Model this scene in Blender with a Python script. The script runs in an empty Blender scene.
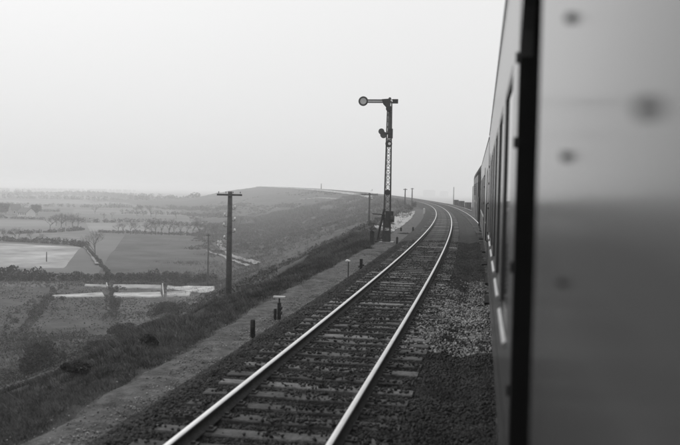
import bpy, math, random
import numpy as np
from mathutils import Vector, Matrix
random.seed(7); rng = np.random.default_rng(7)
S = bpy.context.scene; C = S.collection
rad = math.radians

# ------------------------------------------------------------------ camera
CAM_H, YAW, PITCH, ROLL, F_PX = 2.45, 9.7, -2.2, 1.2, 830.0
PW, PH = 680, 445
_y, _p, _r = rad(YAW), rad(PITCH), rad(ROLL)
c_fwd = Vector((-math.sin(_y)*math.cos(_p), math.cos(_y)*math.cos(_p), math.sin(_p)))
_rt = Vector((math.cos(_y), math.sin(_y), 0)); _up = _rt.cross(c_fwd)
c_rt = _rt*math.cos(_r) + _up*math.sin(_r); c_up = -_rt*math.sin(_r) + _up*math.cos(_r)
cd = bpy.data.cameras.new('camera'); cam = bpy.data.objects.new('camera', cd); C.objects.link(cam)
M = Matrix((c_rt, c_up, -c_fwd)).transposed().to_4x4(); M.translation = (0, 0, CAM_H); cam.matrix_world = M
cd.sensor_width = 36; cd.lens = 36*F_PX/PW; cd.clip_start = 0.02; cd.clip_end = 20000
cd.dof.use_dof = True; cd.dof.focus_distance = 42; cd.dof.aperture_fstop = cd.lens/22.0
S.camera = cam

# ------------------------------------------------------------------ sky, sun, exposure
SUN_EL, SUN_AZ = 40, 322          # azimuth measured clockwise from +Y
w = bpy.data.worlds.new('World'); S.world = w; w.use_nodes = True
nt = w.node_tree; nt.nodes.clear()
sky = nt.nodes.new('ShaderNodeTexSky'); sky.sky_type = 'NISHITA'; sky.sun_disc = False
sky.sun_elevation = rad(SUN_EL); sky.sun_rotation = rad(SUN_AZ); sky.dust_density = 6; sky.air_density = 1
bw = nt.nodes.new('ShaderNodeRGBToBW'); bg = nt.nodes.new('ShaderNodeBackground'); out = nt.nodes.new('ShaderNodeOutputWorld')
mixn = nt.nodes.new('ShaderNodeMix'); mixn.data_type = 'RGBA'
mixn.inputs[0].default_value = 0.9; mixn.inputs[7].default_value = (9.0, 9.0, 9.0, 1)   # even cloud layer over the clear sky
nt.links.new(sky.outputs[0], bw.inputs[0]); nt.links.new(bw.outputs[0], mixn.inputs[6])
gtc = nt.nodes.new('ShaderNodeTexCoord'); gsx = nt.nodes.new('ShaderNodeSeparateXYZ'); gmr = nt.nodes.new('ShaderNodeMapRange')
gmr.inputs[3].default_value = 1.0; gmr.inputs[4].default_value = 1.55       # overcast: the cloud layer is brighter overhead than at the horizon
gmu = nt.nodes.new('ShaderNodeVectorMath'); gmu.operation = 'SCALE'
nt.links.new(gtc.outputs['Generated'], gsx.inputs[0]); nt.links.new(gsx.outputs['Z'], gmr.inputs[0])
nt.links.new(mixn.outputs[2], gmu.inputs[0]); nt.links.new(gmr.outputs[0], gmu.inputs['Scale'])
nt.links.new(gmu.outputs[0], bg.inputs[0]); bg.inputs[1].default_value = 0.088
nt.links.new(bg.outputs[0], out.inputs[0])
sd = bpy.data.lights.new('sun', 'SUN'); sd.energy = 1.15; sd.angle = rad(25)
sun = bpy.data.objects.new('sun', sd); C.objects.link(sun)
sv = Vector((math.sin(rad(SUN_AZ))*math.cos(rad(SUN_EL)), math.cos(rad(SUN_AZ))*math.cos(rad(SUN_EL)), math.sin(rad(SUN_EL))))
sun.rotation_euler = sv.to_track_quat('Z', 'Y').to_euler()
vs = S.view_settings; vs.view_transform = 'Standard'; vs.look = 'None'; vs.exposure = 0.0; vs.gamma = 1.0; vs.use_curve_mapping = False
S.render.engine = 'CYCLES'
S.cycles.max_bounces = 8; S.cycles.volume_bounces = 4; S.cycles.use_denoising = True
S.cycles.sample_clamp_indirect = 6

# ------------------------------------------------------------------ materials (a black-and-white place: every tone is grey)
MATS = {}
def mat(name, tone, rough=0.85, var=0.25, scale=6.0, bump=0.0, bscale=None, spec=0.3, metal=0.0, coat=0.0, detail=6, ramp=(0.35, 0.65), island=False):
    if name in MATS: return MATS[name]
    m = bpy.data.materials.new(name); m.use_nodes = True; n = m.node_tree; p = n.nodes['Principled BSDF']
    p.inputs['Roughness'].default_value = rough; p.inputs['Metallic'].default_value = metal
    p.inputs['Specular IOR Level'].default_value = spec; p.inputs['Coat Weight'].default_value = coat; p.inputs['Coat Roughness'].default_value = 0.1
    tc = n.nodes.new('ShaderNodeTexCoord'); nz = n.nodes.new('ShaderNodeTexNoise')
    nz.inputs['Scale'].default_value = scale; nz.inputs['Detail'].default_value = detail; nz.inputs['Roughness'].default_value = 0.65
    n.links.new(tc.outputs['Object'], nz.inputs['Vector'])
    cr = n.nodes.new('ShaderNodeValToRGB')
    lo, hi = tone*(1-var), tone*(1+var)
    cr.color_ramp.elements[0].position = ramp[0]; cr.color_ramp.elements[1].position = ramp[1]
    cr.color_ramp.elements[0].color = (lo, lo, lo, 1); cr.color_ramp.elements[1].color = (hi, hi, hi, 1)
    n.links.new(nz.outputs['Fac'], cr.inputs[0])
    oi = n.nodes.new('ShaderNodeObjectInfo'); mr = n.nodes.new('ShaderNodeMapRange')
    mr.inputs[3].default_value = 1-var*0.5; mr.inputs[4].default_value = 1+var*0.5
    if island:
        ge = n.nodes.new('ShaderNodeNewGeometry'); n.links.new(ge.outputs['Random Per Island'], mr.inputs[0])
        mr.inputs[3].default_value = 0.35; mr.inputs[4].default_value = 1.65
    else: n.links.new(oi.outputs['Random'], mr.inputs[0])
    mx = n.nodes.new('ShaderNodeMix'); mx.data_type = 'RGBA'; mx.blend_type = 'MULTIPLY'; mx.inputs[0].default_value = 1
    n.links.new(cr.outputs[0], mx.inputs[6]); n.links.new(mr.outputs[0], mx.inputs[7])
    n.links.new(mx.outputs[2], p.inputs['Base Color'])
    if bump:
        nb = n.nodes.new('ShaderNodeTexNoise'); nb.inputs['Scale'].default_value = bscale or scale*4; nb.inputs['Detail'].default_value = 8
        n.links.new(tc.outputs['Object'], nb.inputs['Vector'])
        b = n.nodes.new('ShaderNodeBump'); b.inputs['Strength'].default_value = bump; b.inputs['Distance'].default_value = 0.05
        n.links.new(nb.outputs['Fac'], b.inputs['Height']); n.links.new(b.outputs[0], p.inputs['Normal'])
    MATS[name] = m; return m

mat('bank', 0.042, 0.95, 0.65, 0.5, 1.0, 4, detail=10)
mat('ballast', 0.015, 0.95, 0.6, 3.0, 1.0, 18)
mat('stone_dark', 0.020, 0.85, 0.5, 1.3, 0, island=True)
mat('stone_path', 0.17, 0.9, 0.5, 2, 0, island=True)
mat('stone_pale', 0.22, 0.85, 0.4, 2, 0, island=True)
mat('path', 0.075, 0.95, 0.6, 4.0, 1.0, 22)
mat('pale_gravel', 0.32, 0.95, 0.25, 1.0, 0.6, 8)
mat('sleeper_a', 0.07, 0.8, 0.5, 5, 0.7, 24)
mat('sleeper_b', 0.042, 0.85, 0.5, 5, 0.7, 24)
mat('sleeper_c', 0.13, 0.8, 0.45, 5, 0.7, 24)
mat('rail_head', 0.52, 0.36, 0.08, 3, 0, metal=1.0)
mat('rail_web', 0.035, 0.75, 0.35, 8, 0.3)
mat('iron', 0.03, 0.6, 0.3, 8, 0.2)
mat('iron_mid', 0.07, 0.6, 0.3, 8, 0.2)
mat('white_enamel', 0.62, 0.35, 0.1, 6, 0)
mat('arm_grey', 0.42, 0.5, 0.12, 6, 0)
mat('lens', 0.7, 0.1, 0.02, 4, 0)
mat('timber', 0.055, 0.85, 0.4, 3, 0.6, 20)
mat('tarred', 0.02, 0.8, 0.3, 6, 0.4, 20)
mat('concrete', 0.30, 0.9, 0.2, 4, 0.4)
mat('coach_paint', 0.08, 0.2, 0.10, 1.2, 0.015, 40, spec=0.42, coat=0.1)
mat('coach_frame', 0.04, 0.3, 0.1, 3, 0)
mat('coach_dark', 0.008, 0.85, 0.2, 4, 0, spec=0.15)
mat('coach_roof', 0.12, 0.7, 0.3, 1.5, 0.2)
mat('coach_glass', 0.012, 0.04, 0.05, 4, 0, spec=0.5)
mat('bright_trim', 0.32, 0.35, 0.12, 5, 0, metal=0.6)
mat('loco_paint', 0.045, 0.35, 0.2, 2, 0)
mat('loco_light', 0.30, 0.4, 0.15, 2, 0)
mat('valley', 0.085, 0.95, 0.5, 0.012, 0.6, 0.4, detail=12)
mat('field_pale', 0.20, 0.95, 0.55, 0.08, 0.4, 1.5, detail=10)
mat('field_dark', 0.042, 0.95, 0.6, 0.10, 0.8, 1.2, detail=10)
mat('field_mid', 0.09, 0.95, 0.4, 0.15, 0.5, 1.2, detail=10)
mat('field_near', 0.045, 0.95, 0.6, 0.45, 1.0, 1.6, detail=10)
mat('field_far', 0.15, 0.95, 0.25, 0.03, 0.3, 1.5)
mat('chalk', 0.30, 0.95, 0.4, 0.5, 0.4, 3)
mat('lane', 0.20, 0.95, 0.3, 0.5, 0.3, 3)
mat('leaf_dark', 0.022, 0.8, 0.4, 2.5, 0, island=True)
mat('leaf_mid', 0.042, 0.8, 0.4, 2.0, 0, island=True)
mat('bark', 0.05, 0.9, 0.3, 4, 0)
mat('tussock', 0.05, 0.9, 0.5, 0.12, 0, island=True)
mat('grass_dark', 0.024, 0.8, 0.5, 1.2, 0, island=True)
mat('grass_mid', 0.07, 0.8, 0.5, 0.8, 0, island=True)
mat('grass_dry', 0.14, 0.8, 0.4, 0.8, 0, island=True)
mat('wall_white', 0.55, 0.9, 0.12, 2, 0.2)
mat('wall_grey', 0.30, 0.9, 0.2, 2, 0.2)
mat('roof_slate', 0.09, 0.8, 0.25, 2, 0.3)
mat('window_dark', 0.02, 0.2, 0.1, 2, 0)

# ------------------------------------------------------------------ helpers
class MB:
    def __init__(s): s.v = []; s.f = []; s.mi = []
    def add(s, vs, fs, mi=0):
        o = len(s.v); s.v += [tuple(x) for x in vs]
        for f in fs: s.f.append(tuple(o+i for i in f)); s.mi.append(mi)
        return s
    def box(s, x0, x1, y0, y1, z0, z1, mi=0):
        v = [(x, y, z) for z in (z0, z1) for y in (y0, y1) for x in (x0, x1)]
        return s.add(v, [(0, 2, 3, 1), (4, 5, 7, 6), (0, 1, 5, 4), (2, 6, 7, 3), (0, 4, 6, 2), (1, 3, 7, 5)], mi)
    def tube(s, pts, r, n=8, cap=True, mi=0):
        rs = r if isinstance(r, (list, tuple)) else [r]*len(pts)
        P = [Vector(p) for p in pts]; vs = []
        for i, p in enumerate(P):
            d = (P[min(i+1, len(P)-1)] - P[max(i-1, 0)]).normalized()
            a = d.cross(Vector((0, 0, 1)) if abs(d.z) < 0.9 else Vector((0, 1, 0))).normalized(); b = d.cross(a)
            for k in range(n):
                t = 2*math.pi*k/n; vs.append(p + (a*math.cos(t) + b*math.sin(t))*rs[i])
        fs = [(i*n+k, i*n+(k+1) % n, (i+1)*n+(k+1) % n, (i+1)*n+k) for i in range(len(P)-1) for k in range(n)]
        if cap: fs += [tuple(range(n-1, -1, -1)), tuple((len(P)-1)*n+k for k in range(n))]
        return s.add(vs, fs, mi)
    def bar(s, a, b, w, h=None, mi=0):       # square bar between two points
        return s.tube([a, b], (w if h is None else w)/1.414, 4, True, mi)
    def prism(s, poly, y0, y1, mi=0):         # polygon in x,z extruded along y
        n = len(poly)
        v = [(x, y0, z) for x, z in poly] + [(x, y1, z) for x, z in poly]
        return s.add(v, [tuple(range(n)), tuple(range(2*n-1, n-1, -1))] + [((i+1) % n, i, n+i, n+(i+1) % n) for i in range(n)], mi)
    def prism_x(s, poly, x0, x1, mi=0):       # polygon in y,z extruded along x
        n = len(poly)
        v = [(x0, y, z) for y, z in poly] + [(x1, y, z) for y, z in poly]
        return s.add(v, [tuple(range(n-1, -1, -1)), tuple(range(n, 2*n))] + [(i, (i+1) % n, n+(i+1) % n, n+i) for i in range(n)], mi)
    def build(s, name, mats, parent=None, smooth=False):
        me = bpy.data.meshes.new(name); me.from_pydata(s.v, [], s.f)
        for m in (mats if isinstance(mats, (list, tuple)) else [mats]): me.materials.append(MATS[m])
        if any(s.mi): me.polygons.foreach_set('material_index', s.mi)
        if smooth: me.polygons.foreach_set('use_smooth', [True]*len(me.polygons))
        me.update()
        o = bpy.data.objects.new(name, me); C.objects.link(o)
        if parent: o.parent = parent
        return o
def np_mesh(name, V, Fc, m, parent=None, smooth=False):
    k = Fc.shape[1]; me = bpy.data.meshes.new(name)
    me.vertices.add(len(V)); me.vertices.foreach_set('co', np.ascontiguousarray(V, dtype=np.float32).ravel())
    me.loops.add(Fc.size); me.loops.foreach_set('vertex_index', np.ascontiguousarray(Fc, dtype=np.int32).ravel())
    me.polygons.add(len(Fc)); me.polygons.foreach_set('loop_start', np.arange(0, Fc.size, k, dtype=np.int32))
    me.update(calc_edges=True); me.validate()
    me.materials.append(MATS[m])
    if smooth: me.polygons.foreach_set('use_smooth', np.ones(len(Fc), dtype=bool))
    o = bpy.data.objects.new(name, me); C.objects.link(o)
    if parent: o.parent = parent
    return o
def tag(o, label=None, cat=None, group=None, kind=None):
    if label: o['label'] = label
    if cat: o['category'] = cat
    if group: o['group'] = group
    if kind: o['kind'] = kind
    return o
def empty(name, loc=(0, 0, 0), rz=0.0):
    o = bpy.data.objects.new(name, None); C.objects.link(o); o.location = loc; o.rotation_euler = (0, 0, rz); o.empty_display_size = 0.2
    return o
def copy_tree(o, parent=None):
    c = o.copy(); C.objects.link(c); c.parent = parent
    for ch in list(o.children): copy_tree(ch, c)
    return c
def struct(o, label): return tag(o, label, kind='structure')
def sstep(a, b, x):
    u = np.clip((x-a)/(b-a), 0, 1); return u*u*(3-2*u)
def vnoise(x, y, seed=0):
    x = np.asarray(x, float); y = np.asarray(y, float)
    ix, iy = np.floor(x), np.floor(y); fx, fy = x-ix, y-iy; fx = fx*fx*(3-2*fx); fy = fy*fy*(3-2*fy)
    def h(a, b):
        q = np.sin(a*127.1 + b*311.7 + seed*74.7)*43758.5453; return q-np.floor(q)
    return (h(ix, iy)*(1-fx)+h(ix+1, iy)*fx)*(1-fy) + (h(ix, iy+1)*(1-fx)+h(ix+1, iy+1)*fx)*fy
def fbm(x, y, seed=0, o=4):
    a, t = 0.5, 0
    for i in range(o): t = t + a*(vnoise(x, y, seed+i)-0.5)*2; x = x*2.03+3.1; y = y*2.03+1.7; a *= 0.5
    return t

# ------------------------------------------------------------------ track line: straight, then a long left-hand curve
X0, Y0, RC, TR2 = -2.15, 12.0, 1550.0, -3.70        # left track centre, start and radius of the curve, right track offset
CX = X0-RC
def line_pt(s, t):
    s = np.asarray(s, float); t = np.asarray(t, float)
    th = np.maximum(s-Y0, 0)/RC
    return CX+(RC-t)*np.cos(th), np.minimum(s, Y0)+(RC-t)*np.sin(th)
def to_st(X, Y):
    X = np.asarray(X, float); Y = np.asarray(Y, float)
    s = np.where(Y < Y0, Y, Y0+RC*np.arctan2(Y-Y0, X-CX)); t = np.where(Y < Y0, X0-X, RC-np.hypot(X-CX, np.maximum(Y-Y0, 0)))
    return s, t
def zr(s): return 5.0*sstep(200, 880, np.asarray(s, float))
VAL = -13.0
TP = np.array([-75, -45, -12, -6.2, 2.0, 3.7, 3.95, 5.1, 8.0, 12.0, 16.0, 24, 32, 41, 60, 90])
ZP = np.array([-15.5, -6, -1.0, -0.75, -0.68, -0.66, -0.60, -0.84, -2.35, -4.4, -6.2, -9.8, -12.2, -13.15, -14.2, -15.5])
def corridor(s, t):
    s = np.asarray(s, float); t = np.asarray(t, float)
    k = 1+np.clip(s-110, 0, 900)/330
    tt = np.where(t > 4, 4+(t-4)/k, t)
    tt = tt-1.5*sstep(50, 60, s)*(1-sstep(125, 160, s))*sstep(3.7, 5.2, tt)*(1-sstep(12, 30, tt))
    z = np.interp(tt, TP, ZP)
    bench = 1-sstep(10, 70, tt)
    z = z+zr(s)*bench
    near = sstep(3.7, 4.5, tt)*(1-0.85*sstep(18, 28, tt))*(1-sstep(45, 62, tt))
    z = z+near*(0.36*fbm(s*0.5, t*0.7, 1)+0.12*fbm(s*1.7, t*1.7, 4, 3))
    z = z+sstep(8, 18, tt)*(0.7*fbm(s*0.11, t*0.13, 9)+(k-1)*1.5*fbm(s*0.018, t*0.03, 12))*(1-sstep(60, 90, tt))
    z = z-18*sstep(830, 905, s)
    return z
def valley(X, Y):
    d = np.hypot(X, Y)
    return VAL+sstep(330, 900, d)*2.6*fbm(np.asarray(X)/260.0, np.asarray(Y)/260.0, 21, 3)+0.12*fbm(np.asarray(X)/9.0, np.asarray(Y)/9.0, 5, 2)
def ground(X, Y):
    s, t = to_st(X, Y)
    c = np.where((t > 89) | (t < -74) | (s > 905) | (s < -60), -99, corridor(s, t))
    k = 1+np.clip(s-110, 0, 900)/330
    c = np.where((t > 89) & ((t-4)/k < 86) & (s < 905) & (s > -60), corridor(s, t), c)
    return np.maximum(c, valley(X, Y))
def ray(px, py): return c_fwd*F_PX + c_rt*(px-PW/2) - c_up*(py-PH/2)
def hit(px, py, far=5000):
    d = ray(px, py)/F_PX
    t = 3*np.power(far/3, np.linspace(0, 1, 3000))
    X, Y, Z = d.x*t, d.y*t, CAM_H+d.z*t
    i = int(np.argmax(Z < ground(X, Y)))
    return Vector((X[i], Y[i], float(ground(X[i], Y[i]))))
def mpp(p): return (Vector(p)-cam.location).dot(c_fwd)/F_PX           # metres for one photo pixel at that place

# ------------------------------------------------------------------ setting: valley, hillside, ballast, path
ang = np.radians(np.concatenate([np.arange(-180, -60, 3.0), np.arange(-60, 30, 0.5), np.arange(30, 180, 3.0)]))
rr = np.concatenate([[0.0], 12*np.power(6000/12, np.linspace(0, 1, 150))])
A, Rr = np.meshgrid(ang, rr); GX, GY = np.sin(A)*Rr, np.cos(A)*Rr
GZ = valley(GX, GY); s_, t_ = to_st(GX, GY)
GZ = np.where((np.abs(t_) < 60) & (s_ < 880) & (s_ > -55), GZ-1.5*(1-sstep(35, 60, np.abs(t_))), GZ)
na, nr = len(ang), len(rr); idx = np.arange(na*nr).reshape(nr, na)
i0 = idx[:-1]; i1 = idx[1:]
Fq = np.stack([i0, np.roll(i0, -1, 1), np.roll(i1, -1, 1), i1], -1).reshape(-1, 4)
struct(np_mesh('valley_ground', np.stack([GX, GY, GZ], -1).reshape(-1, 3), Fq[:, ::-1], 'valley', smooth=True), 'wide flat valley of hazy grey fields below the railway')

sl = np.concatenate([np.arange(-60, 3, 1.5), np.arange(3, 32, 0.2), np.arange(32, 70, 0.45), np.arange(70, 200, 1.5), np.arange(200, 910, 5)])
tl = np.concatenate([np.arange(-75, -8, 4.0), np.arange(-8, 3, 0.8), np.arange(3, 13, 0.2), np.arange(13, 30, 0.5), np.arange(30, 90.1, 2.0)])
SS, TT = np.meshgrid(sl, tl, indexing='ij')
KK = 1+np.clip(SS-110, 0, 900)/330; TW = np.where(TT > 4, 4+(TT-4)*KK, TT)
CZ = corridor(SS, TW); cx_, cy_ = line_pt(SS, TW)
idx = np.arange(SS.size).reshape(SS.shape)
Fq = np.stack([idx[:-1, :-1], idx[:-1, 1:], idx[1:, 1:], idx[1:, :-1]], -1).reshape(-1, 4)
struct(np_mesh('railway_bank', np.stack([cx_, cy_, CZ], -1).reshape(-1, 3), Fq[:, ::-1], 'bank', smooth=True), 'rough grassy bank falling from the railway to the valley')

def sweep(name, prof, ss, m, parent=None, zfun=None, smooth=False, closed=False, jit=0):
    ss = np.asarray(ss, float); T = np.array([p[0] for p in prof]); Z = np.array([p[1] for p in prof])
    A, B = np.meshgrid(ss, T, indexing='ij'); x, y = line_pt(A, B); z = np.broadcast_to(Z, A.shape)+zr(A)
    if jit: z = z+jit*fbm(A*2.3, B*2.3, 31)
    idx = np.arange(A.size).reshape(A.shape)
    nx = np.roll(idx, -1, 1) if closed else None
    if closed: Fq = np.stack([idx[:-1], nx[:-1], nx[1:], idx[1:]], -1).reshape(-1, 4)
    else: Fq = np.stack([idx[:-1, :-1], idx[:-1, 1:], idx[1:, 1:], idx[1:, :-1]], -1).reshape(-1, 4)
    return np_mesh(name, np.stack([x, y, z], -1).reshape(-1, 3), Fq, m, parent, smooth)
BT = np.concatenate([[2.5], np.linspace(1.75, -5.45, 37), [-6.3]])
def bed_z(t):
    t = np.asarray(t, float)
    z = np.interp(t, [-6.3, -5.45, -5.3, -2.2, -1.85, -1.5, 1.6, 1.75, 2.5], [-0.75, -0.26, -0.205, -0.205, -0.28, -0.205, -0.205, -0.25, -0.72])
    return z
sb = np.concatenate([np.arange(-30, 3, 1.0), np.arange(3, 45, 0.2), np.arange(45, 120, 0.8), np.arange(120, 850, 4.0)])
struct(sweep('ballast_bed', [(t, float(bed_z(t))) for t in BT[::-1]], sb, 'ballast', jit=0.045, smooth=True), 'dark stony ballast bed under both tracks')

def strip_st(name, s, tlo, thi, dz, m, label, cols=8, jit=0.15, ns=41):
    s = np.asarray(s, float); lo = tlo(s)+jit*fbm(s*0.9, s*0+3, ns); hi = thi(s)+jit*fbm(s*0.8, s*0+9, ns+1)
    u = np.linspace(0, 1, cols); A = np.repeat(s[:, None], cols, 1); B = lo[:, None]*(1-u)+hi[:, None]*u
    x, y = line_pt(A, B); z = corridor(A, B)+dz+0.03*fbm(A*1.5, B*2, 47)
    z[:, -1] -= 0.06; z[:, 0] -= 0.06
    idx = np.arange(A.size).reshape(A.shape); Fq = np.stack([idx[:-1, :-1], idx[:-1, 1:], idx[1:, 1:], idx[1:, :-1]], -1).reshape(-1, 4)
    return struct(np_mesh(name, np.stack([x, y, z], -1).reshape(-1, 3), Fq[:, ::-1], m, smooth=True), label)
strip_st('cess_path', np.concatenate([np.arange(-5, 40, 0.25), np.arange(40, 150, 1.0)]), lambda s: 2.05+0*s, lambda s: 3.2+0.5*sstep(8, 25, s), 0.07, 'path', 'trodden grey path beside the left track')
strip_st('gravel_strip', np.arange(56, 135, 0.6), lambda s: 3.7+0*s, lambda s: 3.75+2.2*sstep(56, 74, s)*(1-sstep(115, 135, s)), 0.10, 'pale_gravel', 'pale gravel strip beyond the semaphore signal', ns=55)

strip_st('gravel_strip', np.arange(360, 790, 4.0), lambda s: 5.0+0*s, lambda s: 8.0+0*s, 0.5, 'pale_gravel', 'pale ballast edge running along the hill crest', ns=57, jit=0.6)
# ------------------------------------------------------------------ fields and lanes in the valley (draped sheets)
def drape(name, pts, m, label, dz=0.10, n=26):
    P = [hit(*p) for p in pts]                      # four corners
    u = np.linspace(0, 1, n); U, Vv = np.meshgrid(u, u)
    q = [np.array((p.x, p.y)) for p in P]
    XY = ((1-U)*(1-Vv))[..., None]*q[0]+(U*(1-Vv))[..., None]*q[1]+(U*Vv)[..., None]*q[2]+((1-U)*Vv)[..., None]*q[3]
    j = min(0.02*math.dist(q[0], q[2]), 1.5)
    edge = 1.0
    XY[..., 0] += edge*j*0.3*fbm(XY[..., 0]/15, XY[..., 1]/15, 61); XY[..., 1] += edge*j*0.5*fbm(XY[..., 0]/12, XY[..., 1]/17, 63)
    Z = ground(XY[..., 0], XY[..., 1])+dz
    Z[0] -= dz+0.3; Z[-1] -= dz+0.3; Z[1:-1, 0] -= dz+0.3; Z[1:-1, -1] -= dz+0.3
    idx = np.arange(n*n).reshape(n, n); Fq = np.stack([idx[:-1, :-1], idx[:-1, 1:], idx[1:, 1:], idx[1:, :-1]], -1).reshape(-1, 4)
    return struct(np_mesh(name, np.concatenate([XY, Z[..., None]], -1).reshape(-1, 3), Fq, m, smooth=True), label)
FIELDS = [
 ('field', [(-60, 240), (86, 247), (68, 269), (-60, 270)], 'field_pale', 'pale stubble field behind the dark hedge at the left'),
 ('field', [(122, 233.5), (232, 237), (236, 276), (92, 276)], 'field_dark', 'dark ploughed field behind the near telegraph pole'),
 ('field', [(-60, 230), (92, 234), (85, 243), (-60, 238)], 'field_mid', 'mid grey meadow beyond the pale stubble field'),
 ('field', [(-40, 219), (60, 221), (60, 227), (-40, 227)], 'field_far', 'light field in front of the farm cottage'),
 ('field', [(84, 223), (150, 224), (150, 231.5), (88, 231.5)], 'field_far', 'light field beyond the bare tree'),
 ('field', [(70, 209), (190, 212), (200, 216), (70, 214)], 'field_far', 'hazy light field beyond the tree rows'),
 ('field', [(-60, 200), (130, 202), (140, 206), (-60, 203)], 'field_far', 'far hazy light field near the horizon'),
 ('field', [(-60, 286), (58, 286), (15, 335), (-60, 335)], 'field_near', 'rough dark field at the left edge below the bank'),
 ('field', [(64, 286), (112, 285), (112, 330), (22, 335)], 'field_near', 'rough plot with a pale strip below the bank'),
 ('field', [(116, 285), (222, 285.5), (200, 312), (116, 328)], 'field_near', 'middle plot below the bank crossed by pale strips'),
]
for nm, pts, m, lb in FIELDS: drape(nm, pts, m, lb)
for pts, lb in [
 ([(84, 285.6), (107, 286.2), (107, 288.6), (86, 287.4)], 'short pale chalky strip, upper left of the pale strips'),
 ([(112, 286), (163, 286.3), (163, 289.6), (112, 288.8)], 'pale chalky strip, upper middle of the pale strips'),
 ([(166, 286.6), (216, 287.2), (216, 290.8), (166, 290)], 'pale chalky strip beside the near telegraph pole, upper of two'),
 ([(50, 297), (104, 293.8), (106, 298), (62, 298.6)], 'curved pale chalky strip, lower left of the pale strips'),
 ([(112, 294.2), (162, 293.2), (163, 298), (114, 298.2)], 'pale chalky strip, lower middle of the pale strips'),
 ([(166, 293.2), (192, 292.8), (190, 297.8), (166, 298)], 'short pale chalky strip left of the near telegraph pole')]:
    drape('pale_strip', pts, 'chalk', lb, 0.25, 30)
def lane(name, pts, wpx, m, label):
    P = [hit(*p) for p in pts]; Q = []
    for a, b in zip(P[:-1], P[1:]):
        for k in range(60): Q.append(a.lerp(b, k/60))
    Q.append(P[-1]); L, Rr_ = [], []
    for i, p in enumerate(Q):
        d = (Q[min(i+1, len(Q)-1)]-Q[max(i-1, 0)]); d.z = 0; d.normalize(); n = Vector((-d.y, d.x, 0)); wd = wpx/2
        for lst, sg in ((L, 1), (Rr_, -1)):
            q = p+n*sg*wd*(1+0.15*math.sin(i*0.17+sg)); q.z = float(ground(q.x, q.y))+0.3; lst.append(q)
    mb = MB(); n = len(Q); mb.add(L+Rr_, [(i, i+1, n+i+1, n+i) for i in range(n-1)])
    return struct(mb.build(name, m), label)
lane('lane', [(219, 240), (220, 247), (229, 255), (245, 261), (258, 265)], 1.3, 'lane', 'pale winding lane crossing the valley behind the near pole')
lane('lane', [(207, 252), (225, 258), (248, 267)], 0.7, 'lane', 'thin pale track beside the dark ploughed field')
lane('lane', [(84, 246), (92, 255), (98, 265)], 1.1, 'lane', 'short pale lane right of the pale stubble field')
lane('lane', [(300, 199.5), (320, 198), (348, 199.5)], 2.2, 'lane', 'pale path across the upper face of the hillside')

# ------------------------------------------------------------------ ballast stones
def stones(name, s0, s1, t0, t1, n, r0, r1, m, label, mask=None, dz=0.0, path=False):
    s = s0+(s1-s0)*rng.random(n)**1.35; t = rng.uniform(t0, t1, n)
    ph = np.mod(s-4.0+0.28, 0.56)-0.28
    on = (np.abs(ph) < 0.125) & ((np.abs(t) < 1.28) | (np.abs(t-TR2) < 1.28))
    rl = (np.abs(np.abs(t)-0.7525) < 0.08) | (np.abs(np.abs(t-TR2)-0.7525) < 0.08)
    keep = ~rl & (~on | (rng.random(n) < 0.42*np.clip(0.5+fbm(s*1.1, t*1.7, 77)*1.6, 0.05, 1)))
    if mask is not None: keep &= mask(s, t)
    s, t, on = s[keep], t[keep], on[keep]; n = len(s); x, y = line_pt(s, t)
    r = rng.uniform(r0, r1, n)
    z = bed_z(t)+zr(s)+0.045*fbm(s*2.3, t*2.3, 31)+0.3*r+dz; z = np.where(on, -0.150+0.35*r, z)
    if path: z = np.maximum(z, corridor(s, t)+0.075+0.2*r)
    base = np.array([(1, 0, 0), (-1, 0, 0), (0, 1, 0), (0, -1, 0), (0, 0, 0.8), (0, 0, -0.8)])
    V = base[None]*(0.6+0.7*rng.random((n, 6, 1)))+rng.normal(0, 0.22, (n, 6, 3))
    a = rng.random(n)*6.28; ca, sa = np.cos(a)[:, None], np.sin(a)[:, None]
    V = np.stack([V[..., 0]*ca-V[..., 1]*sa, V[..., 0]*sa+V[..., 1]*ca, V[..., 2]], -1)*r[:, None, None]+np.stack([x, y, z], -1)[:, None]
    f = np.array([(0, 2, 4), (2, 1, 4), (1, 3, 4), (3, 0, 4), (2, 0, 5), (1, 2, 5), (3, 1, 5), (0, 3, 5)])
    Fc = (f[None]+6*np.arange(n)[:, None, None]).reshape(-1, 3)
    return tag(np_mesh(name, V.reshape(-1, 3), Fc, m), label, kind='stuff')
stones('ballast_stones', 4, 45, -2.4, 2.45, 190000, 0.013, 0.032, 'stone_dark', 'dark oily ballast stones between and beside the tracks')
stones('path_stones', 4, 40, 1.9, 3.4, 26000, 0.006, 0.019, 'stone_path', 'loose grey stones strewn along the path edge', lambda s, t: rng.random(len(s)) < np.clip(1.1-(t-2.1)*1.1+0.6*fbm(s*1.3, t*2, 73), 0.03, 1), path=True)
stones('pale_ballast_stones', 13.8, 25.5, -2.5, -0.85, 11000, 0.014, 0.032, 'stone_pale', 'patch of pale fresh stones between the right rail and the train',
       lambda s, t: rng.random(len(s)) < np.clip(0.75+1.1*fbm(s*0.9, t*1.8, 71)-0.016*np.abs(s-18.5)**2, 0.03, 1), 0.02)

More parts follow.
